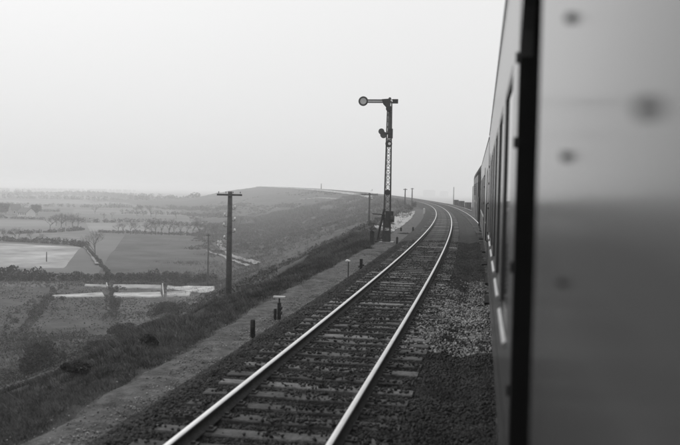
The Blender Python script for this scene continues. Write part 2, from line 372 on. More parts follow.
# ------------------------------------------------------------------ the two tracks
RAIL = [(-0.062, -0.150), (-0.062, -0.138), (-0.012, -0.122), (-0.010, -0.048), (-0.036, -0.036), (-0.037, -0.010), (-0.026, 0.0),
        (0.026, 0.0), (0.037, -0.010), (0.036, -0.036), (0.010, -0.048), (0.012, -0.122), (0.062, -0.138), (0.062, -0.150)]
sr = np.concatenate([np.arange(-12, 60, 1.0), np.arange(60, 240, 3.0), np.arange(240, 842, 8.0)])
slp = []
for k, (w_, h_) in enumerate([(0.26, 0.16), (0.25, 0.155), (0.27, 0.16)]):
    mb = MB(); L = 1.30; nseg = 6; vs_ = []
    for i in range(nseg+1):
        u = -L+2*L*i/nseg; e = [random.uniform(-0.008, 0.008) for _ in range(6)]
        vs_ += [(u, -w_/2+e[0], -h_), (u, -w_/2+e[1], -0.015), (u, -w_/2+0.018+e[2], e[3]*0.6), (u, w_/2-0.018+e[4], e[5]*0.6), (u, w_/2+e[0], -0.015), (u, w_/2+e[1], -h_)]
    fs_ = [(i*6+j, i*6+j+1, (i+1)*6+j+1, (i+1)*6+j) for i in range(nseg) for j in range(5)]+[(5, 4, 3, 2, 1, 0), tuple(nseg*6+j for j in range(6))]
    for mm in ('sleeper_a', 'sleeper_b', 'sleeper_c'):
        me = bpy.data.meshes.new('sleeper'); me.from_pydata(vs_, [], fs_); me.materials.append(MATS[mm]); me.update(); slp.append(me)
def track(tc, label, s_from):
    root = tag(empty('railway_track', (*[float(q) for q in line_pt(4.0, tc)], 0)), label, 'railway track')
    inv = Vector(root.location)
    for sg in (-1, 1):
        r = sweep('rail', [(tc+sg*0.7525+a, b) for a, b in RAIL][::-1], sr, 'rail_web', root, closed=True)
        r.data.materials.append(MATS['rail_head'])
        n = len(RAIL); mi = np.zeros(len(r.data.polygons), dtype=np.int32)
        # top faces: the edges between the upper profile points
        for j in range(n):
            z0, z1 = RAIL[::-1][j][1], RAIL[::-1][(j+1) % n][1]
            if min(z0, z1) > -0.011: mi[j::n] = 1
        r.data.polygons.foreach_set('material_index', mi); r.location = -inv
    for k in range(300):
        s = s_from+0.56*k+random.uniform(-0.02, 0.02); x, y = line_pt(s, tc)
        o = bpy.data.objects.new('sleeper', random.choices(slp, weights=[4, 4, 0.8]*3)[0]); C.objects.link(o); o.parent = root
        o.location = Vector((float(x)+random.uniform(-0.03, 0.03), float(y), float(zr(s))-0.152+random.uniform(-0.008, 0.004)))-inv
        o.rotation_euler = (0, 0, max(s-Y0, 0)/RC+random.uniform(-0.012, 0.012))
    mb = MB()
    for k in range(300, 420):
        s = s_from+0.56*k; x, y = [float(q) for q in line_pt(s, tc)]; mb.box(x-1.3, x+1.3, y-0.13, y+0.13, -0.31, -0.152)
    f = mb.build('far_sleepers', 'sleeper_a', root); f.location = -inv; f['kind'] = 'stuff'
    mb = MB()
    for k in range(110):
        s = s_from+0.56*k
        for sg in (-1, 1):
            for q in (-1, 1):
                x, y = line_pt(s, tc+sg*0.7525+q*0.095); x, y = float(x), float(y)
                mb.box(x-0.045, x+0.045, y-0.07, y+0.07, -0.155, -0.132); mb.box(x-0.02, x+0.02, y-0.02, y+0.02, -0.132, -0.105)
    f = mb.build('rail_fastening', 'rail_web', root); f.location = -inv; f['kind'] = 'stuff'
    return root
track(0.0, 'empty left track with two bright curving rails on dark sleepers', 4.0)
track(TR2, 'right track the train runs on, seen again beyond the locomotive', 4.0)

# ------------------------------------------------------------------ coaches
def side_wall(root, sg, L, wins, doors, hw, z0, z1):
    """one flank at x = sg*hw, openings for windows (y0,y1) and recessed doors (y0,y1)"""
    mb = MB(); th = 0.05; xo, xi = sg*hw, sg*(hw-th); a, b = min(xo, xi), max(xo, xi)
    ops = sorted([(y0, y1, 'w') for y0, y1 in wins]+[(y0, y1, 'd') for y0, y1 in doors]); y = 0.0
    WB, WT, DT = 1.80, 3.02, 3.16
    for y0, y1, k in ops:
        mb.box(a, b, y, y0, z0, z1)
        if k == 'w':
            mb.box(a, b, y0, y1, z0, WB); mb.box(a, b, y0, y1, WT, z1)
        else:
            mb.box(a, b, y0, y1, DT, z1)
            dx = sg*(hw-0.30); c0, c1 = min(dx, xi), max(dx, xi)
            e0, e1 = sorted((dx, xo-sg*0.003)); mb.box(e0, e1, y0+0.001, y0+0.014, z0, DT, 1); mb.box(e0, e1, y1-0.014, y1-0.001, z0, DT, 1)      # recess cheeks
            mb.box(c0, c1, y0, y1, DT, DT+0.04, 1); mb.box(c0, c1, y0, y1, z0, z0+0.05, 1)
            for ye, d in ((y1, -1), (y0, 1)):                                               # rounded upper corners
                for i in range(5):
                    t0, t1 = i/5*math.pi/2, (i+1)/5*math.pi/2; r = 0.30
                    P = [(ye, DT), (ye+d*r*(1-math.cos(t1)), DT-r*(1-math.sin(t1))), (ye+d*r*(1-math.cos(t0)), DT-r*(1-math.sin(t0)))]
                    mb.prism_x(P, a+0.002, b-0.002)
        y = y1
    mb.box(a, b, y, L, z0, z1)
    mb.build('side_panel', ['coach_paint', 'coach_dark'], root)
    xr = sg*(hw+0.008)
    for zz in (1.44,):
        xr = sg*(hw+0.0015); m2 = MB(); yy = doors[0][1]+0.02
        for y0, y1 in doors[1:]: m2.box(min(sg*hw, xr), max(sg*hw, xr), yy, y0-0.02, zz, zz+0.022); yy = y1+0.02
        m2.box(min(sg*hw, xr), max(sg*hw, xr), yy, L, zz, zz+0.022); m2.build('dark_gap_strip', 'coach_dark', root)  # flush dark strip, its colour standing in for the shaded gap above the valance
    for y0, y1 in wins:
        m2 = MB(); x0, x1 = sg*(hw-0.045), sg*(hw-0.002); p, q = min(x0, x1), max(x0, x1)
        m2.box(p, q, y0+0.001, y0+0.035, WB, WT).box(p, q, y1-0.035, y1-0.001, WB, WT).box(p, q, y0+0.035, y1-0.035, WT-0.035, WT-0.001).box(p, q, y0+0.035, y1-0.035, WB+0.001, WB+0.035)
        wn = m2.build('window', 'coach_frame', root)
        g = sg*(hw-0.012); MB().box(min(g, g-sg*0.006), max(g, g-sg*0.006), y0+0.036, y1-0.036, WB+0.036, WT-0.036).build('pane', 'coach_glass', wn)
        s0, s1 = sg*hw, sg*(hw+0.014)
        MB().prism([(s0, WB-0.005), (s1, WB-0.018), (s1, WB-0.035), (s0, WB-0.035)] if sg > 0 else [(s0, WB-0.035), (s1, WB-0.035), (s1, WB-0.018), (s0, WB-0.005)], y0+0.03, y1-0.03).build('sill', 'bright_trim', wn)
    for y0, y1 in doors:
        dx = sg*(hw-0.26); d = MB().box(min(dx, dx-sg*0.04), max(dx, dx-sg*0.04), y0, y1, z0+0.05, DT).build('door', 'coach_dark', root)
        gx = dx+sg*0.004; MB().box(min(dx, gx), max(dx, gx), y0+0.25, y1-0.25, 1.95, 2.85).build('pane', 'coach_glass', d)
        MB().tube([(dx+sg*0.05, y0+0.1, 1.8), (dx+sg*0.05, y0+0.22, 1.8)], 0.012).build('handle', 'bright_trim', d)
        for yy in (y1+0.07,) if y0 > 10 else ():
            MB().tube([(sg*hw, yy, 1.55), (sg*(hw+0.035), yy, 1.58), (sg*(hw+0.035), yy, 2.25), (sg*hw, yy, 2.28)], 0.011, 6).build('handrail', 'coach_dark', root)
        for zz in (1.72, 2.18, 2.64, 2.95):
            MB().tube([(sg*(hw+0.004), y1+0.03, zz-0.02), (sg*(hw+0.004), y1+0.03, zz+0.02)], 0.007, 8).build('hinge', 'coach_dark', root)
        for zz in (0.52, 0.86):
            st = MB().box(min(sg*(hw-0.32), sg*(hw+0.03)), max(sg*(hw-0.32), sg*(hw+0.03)), y0, y1, zz, zz+0.04)
            for yy in (y0+0.05, y1-0.09): st.box(min(sg*(hw-0.3), sg*(hw-0.26)), max(sg*(hw-0.3), sg*(hw-0.26)), yy, yy+0.04, zz+0.04, z0 if zz > 0.8 else 0.86)
            st.build('footstep', 'coach_dark', root)
def wheel_set(mb, y, r=0.47):
    for sg in (-1, 1):
        mb.tube([(sg*0.70, y, r), (sg*0.735, y, r)], r+0.03, 20); mb.tube([(sg*0.735, y, r), (sg*0.80, y, r)], r, 20)
    mb.tube([(-0.72, y, r), (0.72, y, r)], 0.08, 8)
def bogie(root, y, wb=2.5):
    fr = MB()
    for sg in (-1, 1):
        a, b = (1.02, 1.14) if sg > 0 else (-1.14, -1.02)
        fr.box(a, b, y-wb/2-0.55, y+wb/2+0.55, 0.50, 0.68)
        for yy in (y-wb/2, y+wb/2): fr.box(a-0.03, b+0.03, yy-0.16, yy+0.16, 0.34, 0.62)
    fr.box(-1.02, 1.02, y-0.3, y+0.3, 0.52, 0.85)
    b_ = fr.build('bogie', 'coach_dark', root)
    for yy in (y-wb/2, y+wb/2):
        m = MB(); wheel_set(m, yy); m.build('wheelset', 'iron', b_)
def roof_shell(L, hw, z1, top, y0=0.0):
    P = []; n = 14
    for i in range(n+1):
        a = math.pi*i/n; P.append((hw*math.copysign(abs(math.cos(a))**0.62, math.cos(a)), z1+(top-z1)*math.sin(a)**0.85))
    return MB().prism(P[::-1], y0, L)
def make_coach(label, s0, L=20.0):
    x0, y0 = [float(q) for q in line_pt(s0, TR2)]; x1, y1 = [float(q) for q in line_pt(s0+L, TR2)]
    root = empty('railway_coach', (x0, y0, 0), -math.atan2(x1-x0, y1-y0)); tag(root, label, 'railway coach', 'coaches of the train')
    hw, z0, z1 = 1.43, 1.14, 3.62
    wins = [(1.0, 2.15)]+[(6.72+1.72*k, 7.90+1.72*k) for k in range(6)]; doors = [(4.88, 6.10), (17.6, 18.7)]
    for sg in (-1, 1): side_wall(root, sg, L, wins, doors, hw, z0, z1)
    for yy in (0.0, L-0.05): MB().box(-hw+0.052, hw-0.052, yy, yy+0.05, z0, z1).build('end_wall', 'coach_paint', root)
    MB().box(-hw+0.06, hw-0.06, 0.06, L-0.06, z0, z0+0.05).build('floor', 'coach_dark', root)
    roof_shell(L, hw-0.004, z1+0.001, 4.06).build('roof', 'coach_roof', root, True)
    for sg in (-1, 1):
        a, b = sorted((sg*(hw+0.002), sg*(hw+0.012))); MB().box(a, b, 0, L, z1-0.005, z1+0.02).build('gutter', 'coach_paint', root)
    MB().box(-1.05, 1.05, 0.1, L-0.1, 0.92, z0-0.002).build('underframe', 'coach_dark', root)
    for a in ((-0.95, -0.3, 8.5, 11.0), (0.3, 0.95, 8.0, 10.0)): MB().box(*a, 0.45, 0.91).build('equipment_box', 'coach_dark', root)
    for y in (3.0, L-3.0): bogie(root, y)
    for yy, d in ((0.0, -1), (L, 1)):
        for sg in (-1, 1): MB().tube([(sg*0.88, yy, 1.05), (sg*0.88, yy+d*0.28, 1.05), (sg*0.88, yy+d*0.28, 1.05), (sg*0.88, yy+d*0.31, 1.05)], [0.09, 0.09, 0.22, 0.22], 14).build('buffer', 'iron', root)
        MB().box(-0.75, 0.75, min(yy, yy+d*0.33), max(yy, yy+d*0.33), 1.2, 3.4).build('gangway', 'coach_dark', root)
    return root
coach1 = make_coach('glossy railway coach filling the right edge, closest to the viewer', -3.0)
coach2 = make_coach('railway coach between the nearest coach and the dark locomotive', 17.7)
# dark round rivet heads on the near panel (a row beside the door and one closer)
for yy, zz, r in ((1.22, 2.70, 0.007), (1.22, 2.505, 0.0065), (1.22, 2.325, 0.005), (0.64, 2.515, 0.006)):
    MB().tube([(-1.43, yy+3.0, zz), (-1.436, yy+3.0, zz), (-1.440, yy+3.0, zz)], [r, r, r*0.6], 12).build('rivet', 'coach_dark', coach1)

# ------------------------------------------------------------------ locomotive at the head of the train
def make_loco(s0, L=18.6):
    x0, y0 = [float(q) for q in line_pt(s0, TR2)]; x1, y1 = [float(q) for q in line_pt(s0+L, TR2)]
    root = empty('locomotive', (x0, y0, 0), -math.atan2(x1-x0, y1-y0)); tag(root, 'dark locomotive with rounded cab roof at the head of the train', 'locomotive')
    hw = 1.52
    MB().box(-hw, hw, 1.3, L-1.3, 1.15, 3.35).build('body', 'loco_paint', root)
    roof_shell(L-0.9, hw, 3.352, 4.15, 0.9).build('roof', 'coach_roof', root, True)
    for yy, d in ((1.3, -1), (L-1.3, 1)):
        P = [(yy, 1.15), (yy+d*0.95, 1.15), (yy+d*1.05, 2.1), (yy+d*0.65, 3.348), (yy, 3.348)]
        if d < 0: P = P[::-1]
        cb = MB().prism_x(P, -hw+0.03, hw-0.03).build('cab', 'loco_light' if d > 0 else 'loco_paint', root)
        for sg in (-1, 1):
            xs = sg*(hw-0.03); a, b = sorted((xs+sg*0.004, xs-sg*0.02))
            MB().prism_x([(yy+d*q, z) for q, z in ((0.12, 2.3), (0.70, 2.3), (0.52, 3.0), (0.12, 3.0))][::d], a, b).build('cab_window', 'coach_glass', cb)
            MB().tube([(sg*0.88, yy+d*0.98, 1.05), (sg*0.88, yy+d*1.35, 1.05), (sg*0.88, yy+d*1.35, 1.05), (sg*0.88, yy+d*1.4, 1.05)], [0.1, 0.1, 0.24, 0.24], 14).build('buffer', 'iron', root)
            MB().tube([(sg*0.95, yy+d*1.0, 1.55), (sg*0.95, yy+d*1.12, 1.55)], 0.11, 12).build('lamp', 'white_enamel', cb)
    for sg in (-1, 1):
        for yy in (1.9, L-2.7):
            a, b = sorted((sg*(hw+0.003), sg*(hw-0.02))); dr = MB().box(a, b, yy, yy+0.75, 1.2, 3.1).build('door', 'loco_light', root)
            for h in (-0.06, 0.81): MB().tube([(sg*hw, yy+h, 1.25), (sg*(hw+0.06), yy+h, 1.3), (sg*(hw+0.06), yy+h, 2.9), (sg*hw, yy+h, 2.95)], 0.02, 6).build('handrail', 'bright_trim', dr)
        for k in range(5):
            a, b = sorted((sg*(hw+0.004), sg*(hw-0.02))); gr = MB().box(a, b, 4.4+2.1*k, 5.7+2.1*k, 2.35, 3.0).build('grille', 'coach_dark', root)
            for q in range(5): MB().box(*sorted((sg*(hw+0.004), sg*(hw+0.02))), 4.42+2.1*k, 5.68+2.1*k, 2.40+0.12*q, 2.44+0.12*q).build('slat', 'loco_paint', gr)
        MB().box(*sorted((sg*(hw+0.001), sg*(hw+0.012))), 1.3, L-1.3, 1.95, 2.05).build('stripe', 'loco_light', root)
    MB().box(-1.2, 1.2, 0.6, L-0.6, 0.85, 1.148).build('underframe', 'coach_dark', root)
    MB().box(-1.2, 1.2, 7.5, 11.0, 0.35, 0.849).build('fuel_tank', 'coach_dark', root)
    for y in (4.0, L-4.0): bogie(root, y, 3.0)
    return root
make_loco(38.5)

# ------------------------------------------------------------------ the semaphore signal
def make_signal(base, px_m):
    root = tag(empty('semaphore_signal', base, 0.03), 'lattice mast semaphore signal with a round-ended horizontal arm left of the track', 'railway signal')
    H = 141*px_m; zz = lambda py: (243-py)*px_m; xx = lambda d: d*px_m
    half = lambda z: 0.21-0.085*z/H
    MB().box(-0.42, 0.42, -0.42, 0.42, -0.4, 0.12).build('foundation', 'concrete', root)
    for sx in (-1, 1):
        for sy in (-1, 1): MB().bar((sx*half(0), sy*half(0), 0.1), (sx*half(H), sy*half(H), H), 0.036).build('mast_leg', 'iron_mid', root)
    lt = MB(); z = 0.15; k = 0
    while z < H-0.3:
        z2 = z+0.36
        for q in range(4):
            a = [(-1, -1), (1, -1), (1, 1), (-1, 1)][q]; b = [(-1, -1), (1, -1), (1, 1), (-1, 1)][(q+1) % 4]
            if k % 2: a, b = b, a
            lt.bar((a[0]*half(z), a[1]*half(z), z), (b[0]*half(z2), b[1]*half(z2), z2), 0.02)
            lt.bar((a[0]*half(z2), a[1]*half(z2), z2), (b[0]*half(z2), b[1]*half(z2), z2), 0.016)
        z = z2; k += 1
    lt.build('lattice', 'iron_mid', root)['kind'] = 'stuff'
    yf = -0.26
    # upper arm
    za = zz(102); x_end = xx(-26)
    arm = MB().box(x_end+0.22, xx(-4), yf-0.012, yf+0.012, za-0.075, za+0.075).build('arm', 'arm_grey', root)
    for dz in (-0.085, 0.085): MB().box(x_end+0.2, xx(6), yf-0.03, yf+0.02, za+dz-0.022, za+dz+0.022).build('arm_edge', 'iron', arm)
    d = MB().tube([(x_end, yf-0.014, za), (x_end, yf+0.014, za)], 0.215, 24).build('arm_disc', 'arm_grey', arm)
    n = 28; tr = MB(); tv = [(x_end+(0.235+0.055*math.cos(b))*math.cos(a), yf+0.04*math.sin(b), za+(0.235+0.055*math.cos(b))*math.sin(a)) for a in [2*math.pi*i/n for i in range(n)] for b in [2*math.pi*j/6 for j in range(6)]]
    tr.add(tv, [(i*6+j, i*6+(j+1) % 6, ((i+1) % n)*6+(j+1) % 6, ((i+1) % n)*6+j) for i in range(n) for j in range(6)]).build('disc_rim', 'iron', d)
    MB().box(xx(3.0), xx(8.6), yf-0.03, yf+0.03, za-0.13, za+0.13).build('arm_tail', 'iron', root)
    MB().prism([(xx(-7.5), za+0.12), (xx(1), za+0.16), (xx(1), za-0.42), (xx(-2.2), za-0.42), (xx(-6), za-0.18)], yf-0.06, yf-0.035).build('spectacle_plate', 'iron', root)
    MB().box(-0.12, 0.12, -0.15, 0.15, H-0.02, H+0.04).tube([(0, 0, H), (0, 0, H+0.14), (0, 0, H+0.18), (0, 0, H+0.26)], [0.05, 0.05, 0.1, 0.05], 10).build('finial', 'iron', root)
    def lamp(x, z, r, spot):
        l = MB().tube([(x, -0.50, z), (x, -0.47, z), (x, -0.30, z), (x, -0.27, z)], [r*0.8, r, r, r*0.8], 18).build('lamp', 'iron', root)
        MB().box(x-r*0.4, x+r*0.4, -0.45, -0.33, z+r*0.9, z+r*1.25).build('lamp_chimney', 'iron', l)
        MB().box(x-0.05, x+0.05, -0.32, -0.1, z-0.05, z+0.05).build('lamp_bracket', 'iron', l)
        if spot: MB().tube([(x+r*0.25, -0.52, z), (x+r*0.25, -0.501, z)], r*0.42, 12).build('lens', 'lens', l)
    lamp(0.0, zz(109.5), 0.185, False); lamp(0.03, zz(144), 0.20, True)
    # drive box on the upper mast and the second, lowered spectacle
    MB().box(-0.07, 0.11, -0.19, -0.13, zz(133), zz(112)).build('cover_plate', 'iron_mid', root)
    MB().tube([(0.17, -0.2, 0.6), (0.11, -0.2, za-0.2)], 0.014, 6).build('drive_rod', 'iron', root)
    MB().tube([(-0.17, -0.2, 0.6), (-0.11, -0.2, zz(134))], 0.012, 6).build('drive_rod', 'iron', root)
    zc = zz(134)
    for dx, dz, r in ((-7.2, 2.2, 0.18), (-5.0, -1.2, 0.20)):
        rg = MB().tube([(xx(dx), yf-0.05, zc+xx(dz)), (xx(dx), yf-0.02, zc+xx(dz))], r, 16).build('spectacle_disc', 'iron_mid', root)
    MB().bar((xx(-4), yf-0.03, zc), (0.1, yf-0.03, zc+0.05), 0.10).build('spectacle_arm', 'iron', root)
    MB().box(-0.05, 0.24, -0.34, -0.15, zz(138.5), zz(129)).build('lever_box', 'iron', root)
    MB().tube([(0.02, -0.36, zz(192)), (0.02, -0.32, zz(192))], 0.17, 18).build('number_disc', 'iron', root)
    # foot: drive mechanism, inclined strut, brackets, ladder
    for (a, b, c, d_, e, f) in ((-0.24, 0.22, -0.36, -0.24, 0.12, 0.80), (-0.14, 0.20, -0.34, -0.24, 0.95, 1.55), (-0.06, 0.40, -0.36, -0.25, 1.35, 1.95)):
        MB().box(a, b, c, d_, e, f).build('drive_casing', 'iron', root)
    for dy in (-0.22, 0.22): MB().bar((-0.18, dy, 2.05), (-0.62, dy, 0.05), 0.075).build('strut', 'iron', root)
    MB().bar((-0.10, -0.3, 1.72), (-0.86, -0.3, 1.78), 0.045).build('bracket', 'iron', root)
    MB().bar((-0.10, -0.3, 0.22), (-0.85, -0.3, 0.10), 0.05).build('bracket', 'iron', root)
    MB().tube([(0.25, -0.42, 1.5), (0.46, -0.42, 1.5)], 0.2, 14).build('wire_wheel', 'iron', root)
    for sx in (-0.17, 0.17): MB().bar((sx, 0.52, 0.0), (sx*0.7, 0.30, zz(140)), 0.022).build('ladder_rail', 'iron_mid', root)
    for k in range(17): MB().bar((-0.16, 0.51-0.012*k, 0.3+0.32*k), (0.16, 0.51-0.012*k, 0.3+0.32*k), 0.016).build('ladder_rung', 'iron_mid', root)
sg_base = hit(386.5, 243.5); make_signal(sg_base, mpp(sg_base))

# ------------------------------------------------------------------ telegraph poles
def pole(base, h, label, ins=(), arm=1.9, r=0.13, tilt=0.0, group=None, hw=None):
    root = tag(empty('telegraph_pole', base, 0.12), label, 'pole', group); root.rotation_euler[1] = tilt
    MB().tube([(0, 0, -0.5), (0, 0, h*0.5), (0, 0, h)], [r*1.12, r, r*0.82], 10).build('shaft', 'timber', root, True)
    if arm:
        MB().box(-arm/2, arm/2, -r-0.09, -r+0.0, h-0.30, h-0.17).build('crossarm', 'timber', root)
        for k in range(4):
            x = -arm/2+0.12+k*(arm-0.24)/3
            MB().tube([(x, -r-0.045, h-0.17), (x, -r-0.045, h-0.1), (x, -r-0.045, h-0.06), (x, -r-0.045, h-0.01)], [0.012, 0.012, 0.035, 0.03], 8).build('insulator', 'iron_mid', root)
    for dx, z in ins:
        b = MB().tube([(math.copysign(r*0.7, dx), -0.03, z-0.16), (dx*0.75, -0.06, z-0.2), (dx, -0.06, z-0.16), (dx, -0.06, z-0.02)], 0.016, 6).build('insulator_bracket', 'iron', root)
        MB().tube([(dx, -0.06, z-0.07), (dx, -0.06, z-0.04), (dx, -0.06, z+0.04), (dx, -0.06, z+0.09)], [0.075, 0.09, 0.07, 0.04], 10).build('insulator', 'white_enamel', b, True)
    return root
def ray_at(px, py, D): return cam.location+ray(px, py)*(D/F_PX)
p1 = hit(228.5, 296); m1 = mpp(p1); h1 = (296-192)*m1
pole(p1, h1, 'near telegraph pole with crossarm and white insulators on alternating brackets',
     [(dx*m1, (296-y)*m1) for dx, y in ((5.3, 207), (-4.8, 214.5), (5.3, 218.6), (-5.6, 224.5), (5.3, 230), (-4.8, 237))], 25*m1, 2.7*m1)
def pole_at(px, D, top, label, arm, w, ins=(), group=None):
    q = ray_at(px, 200, D); z = float(ground(q.x, q.y)); b = Vector((q.x, q.y, z)); tp_ = ray_at(px, top, D).z
    return pole(b, tp_-z, label, ins, arm, w, group=group)
pole_at(369.5, 118, 193, 'thin telegraph pole with crossarm just left of the semaphore signal', 2.4, 0.13, [(0.35, 5.2), (-0.35, 4.6), (0.35, 4.0)])
pole_at(209, 124, 234, 'small leaning pole at the edge of the dark ploughed field', 0.6, 0.11)
pole_at(47, 165, 252, 'thin pole standing in the pale stubble field', 0, 0.10)
pole_at(62, 330, 213, 'slender pale pole among the bare trees of the valley', 0, 0.22)
pole_at(405, 190, 188.5, 'distant pole right of the signal mast, left of two', 0.9, 0.14)
pole_at(412, 235, 188, 'distant pole right of the signal mast, right of two', 0.9, 0.16)
pole_at(321, 640, 183.5, 'tiny pole on the skyline of the hill crest', 0, 0.35)
pole_at(453.5, 420, 187, 'faint far pole above the curve of the right track', 0, 0.2)

# ------------------------------------------------------------------ small lineside posts
def post_on(px, py): 
    p = hit(px, py); return p, mpp(p)
p, m = post_on(252.5, 341)
r = tag(empty('stub_post', p), 'thick black stub post beside the left track, nearest of the lineside posts', 'post')
MB().tube([(0, 0, -0.2), (0, 0, 20*m), (0, 0, 21.5*m)], [2.6*m, 2.5*m, 2.0*m], 12).build('shaft', 'tarred', r, True)
MB().tube([(0, 0, 14*m), (0, 0, 15*m)], 2.75*m, 12).build('band', 'iron', r)
p, m = post_on(279, 323)
r = tag(empty('pulley_stand', p), 'pair of dark posts under a small flat pale plate beside the track', 'pulley stand')
MB().box(-1.5*m, 1.5*m, -0.04, 0.04, -0.2, 20*m).build('post', 'tarred', r); MB().box(-5.0*m, -2.9*m, -0.05, 0.03, -0.2, 14*m).build('post', 'tarred', r)
MB().box(-0.6*m, 0.6*m, -0.02, 0.02, 20*m, 25*m).build('stem', 'iron', r)
MB().box(-6*m, 6*m, -0.06, 0.06, 25*m, 26.6*m).build('plate', 'arm_grey', r)
for q in (0.5, 0.75): MB().tube([(1.5*m, -0.03, 20*m*q), (3.2*m, -0.03, 20*m*q)], 1.6*m, 10).build('pulley', 'iron', r)
p, m = post_on(348, 284)
r = tag(empty('wire_post', p), 'thin post with a pale cap beside the path', 'post')
MB().box(-0.5*m, 0.5*m, -0.5*m, 0.5*m, -0.2, 22*m).build('shaft', 'iron', r); MB().tube([(-2.4*m, 0, 22.4*m), (-1.5*m, 0, 23.4*m), (1.8*m, 0, 22.6*m)], [1.0*m, 1.4*m, 0.8*m], 8).build('cap', 'white_enamel', r)
p, m = post_on(361, 272)
r = tag(empty('lever_post', p), 'short dark post with a side lever just past the thin capped post', 'post')
MB().box(-1.4*m, 1.4*m, -1.2*m, 1.2*m, -0.2, 13*m).build('shaft', 'tarred', r); MB().bar((-3*m, 0, 5*m), (3*m, 0, 7*m), 1.4*m).build('lever', 'iron', r)
p, m = post_on(372, 245)
r = tag(empty('relay_case', p), 'dark upright case standing just left of the signal foot', 'case')
MB().box(-2.0*m, 2.0*m, -0.14, 0.14, -0.2, 13.4*m).build('body', 'tarred', r); MB().prism([(-2.4*m, 13.4*m), (2.4*m, 13.4*m), (0, 15*m)], -0.18, 0.18).build('lid', 'iron', r)
for (px_, py_, h, wd, lb, mt) in ((397, 246, 8.5, 1.0, 'low black post right of the signal foot', 'tarred'), (401, 232, 4, 0.8, 'tiny dark post on the cess between signal and curve', 'tarred'),
                                 (413, 233, 5.5, 0.9, 'small dark post at the path edge before the curve', 'tarred'), (424, 214.5, 5.5, 1.0, 'small white marker post beside the curving left rail', 'arm_grey')):
    p, m = post_on(px_, py_)
    r = tag(empty('marker_post', p), lb, 'post')
    MB().box(-wd*m, wd*m, -wd*m, wd*m, -0.2, h*m).build('shaft', mt, r); MB().add([(-wd*m, -wd*m, h*m), (wd*m, -wd*m, h*m), (wd*m, wd*m, h*m), (-wd*m, wd*m, h*m), (0, 0, (h+wd)*m)], [(0, 1, 4), (1, 2, 4), (2, 3, 4), (3, 0, 4)]).build('cap', mt, r)
for k, (px_, py_, h, lb) in enumerate(((237.5, 290, 4, 'first'), (242.5, 290, 4.5, 'second'), (247.5, 288.5, 4.5, 'third'), (258, 268, 5, 'fourth'))):
    p, m = post_on(px_, py_)
    r = tag(empty('fence_post', p), ['small dark fence post just right of the near pole foot', 'middle one of three small fence posts right of the near pole', 'right one of three small fence posts beyond the near pole', 'lone fence post beside the pale winding lane'][k], 'fence post', 'fence posts by the lane')
    MB().box(-0.09, 0.09, -0.09, 0.09, -0.2, h*m).build('shaft', 'timber', r); MB().box(-0.11, 0.11, -0.11, 0.11, h*m, h*m+0.06).build('cap', 'timber', r)
for k, (px_, y0_, y1_, lb) in enumerate(((163.5, 286, 298, 'white rail dividing the upper and lower pale strips'), (107.5, 285.5, 289.5, 'short white rail at the end of the upper left pale strip'))):
    a, b = hit(px_, y1_), hit(px_-1, y0_)
    r = tag(empty('white_fence', a), lb, 'fence'); d = b-a
    for q in range(6): u = d*(q/5); MB().box(u.x-0.05, u.x+0.05, u.y-0.05, u.y+0.05, u.z-0.1, u.z+0.45).build('post', 'arm_grey', r)
    MB().bar((0, 0, 0.42), (d.x, d.y, d.z+0.42), 0.10).build('top_rail', 'arm_grey', r); MB().bar((0, 0, 0.2), (d.x, d.y, d.z+0.2), 0.08).build('lower_rail', 'arm_grey', r)

# ------------------------------------------------------------------ stacks of old sleepers by the far right track
for k, (px_, py_, wd, ht) in enumerate(((456, 205, 4.0, 5.2), (461.5, 206.5, 4.6, 5.6), (468, 208.5, 5.2, 6.2))):
    q = ray_at(px_, py_, 150); s_q, t_q = to_st(q.x, q.y); x, y = line_pt(s_q, -6.6-0*t_q)
    # along the viewing ray to the far shoulder of the ballast
    d = ray(px_, py_); best = None
    for D in np.linspace(80, 320, 600):
        P = cam.location+d*(D/F_PX); s2, t2 = to_st(P.x, P.y)
        if float(t2) < -6.6: continue
        best = P
        if abs(float(t2)+6.5) < 0.1: break
    s2, t2 = to_st(best.x, best.y); bz = float(corridor(s2, t2)); m = mpp(best)
    r = tag(empty('timber_stack', (best.x, best.y, bz), 0.4), ['square dark stack of old timbers past the curve, farthest of three', 'middle one of three square dark timber stacks past the curve', 'square dark stack of old timbers past the curve, nearest the locomotive'][k], 'timber stack', 'timber stacks past the curve')
    top = best.z+ht*m-bz; n = max(4, int(top/0.26)); hh = top/n
    for i in range(n):
        for j in range(3):
            u = -wd*m/2+wd*m*(j+0.5)/3; g = wd*m/6-0.02
            if i % 2: MB().box(u-g, u+g, -wd*m/2, wd*m/2, i*hh, (i+1)*hh-0.01).build('timber', 'timber', r)
            else: MB().box(-wd*m/2, wd*m/2, u-g, u+g, i*hh, (i+1)*hh-0.01).build('timber', 'timber', r)

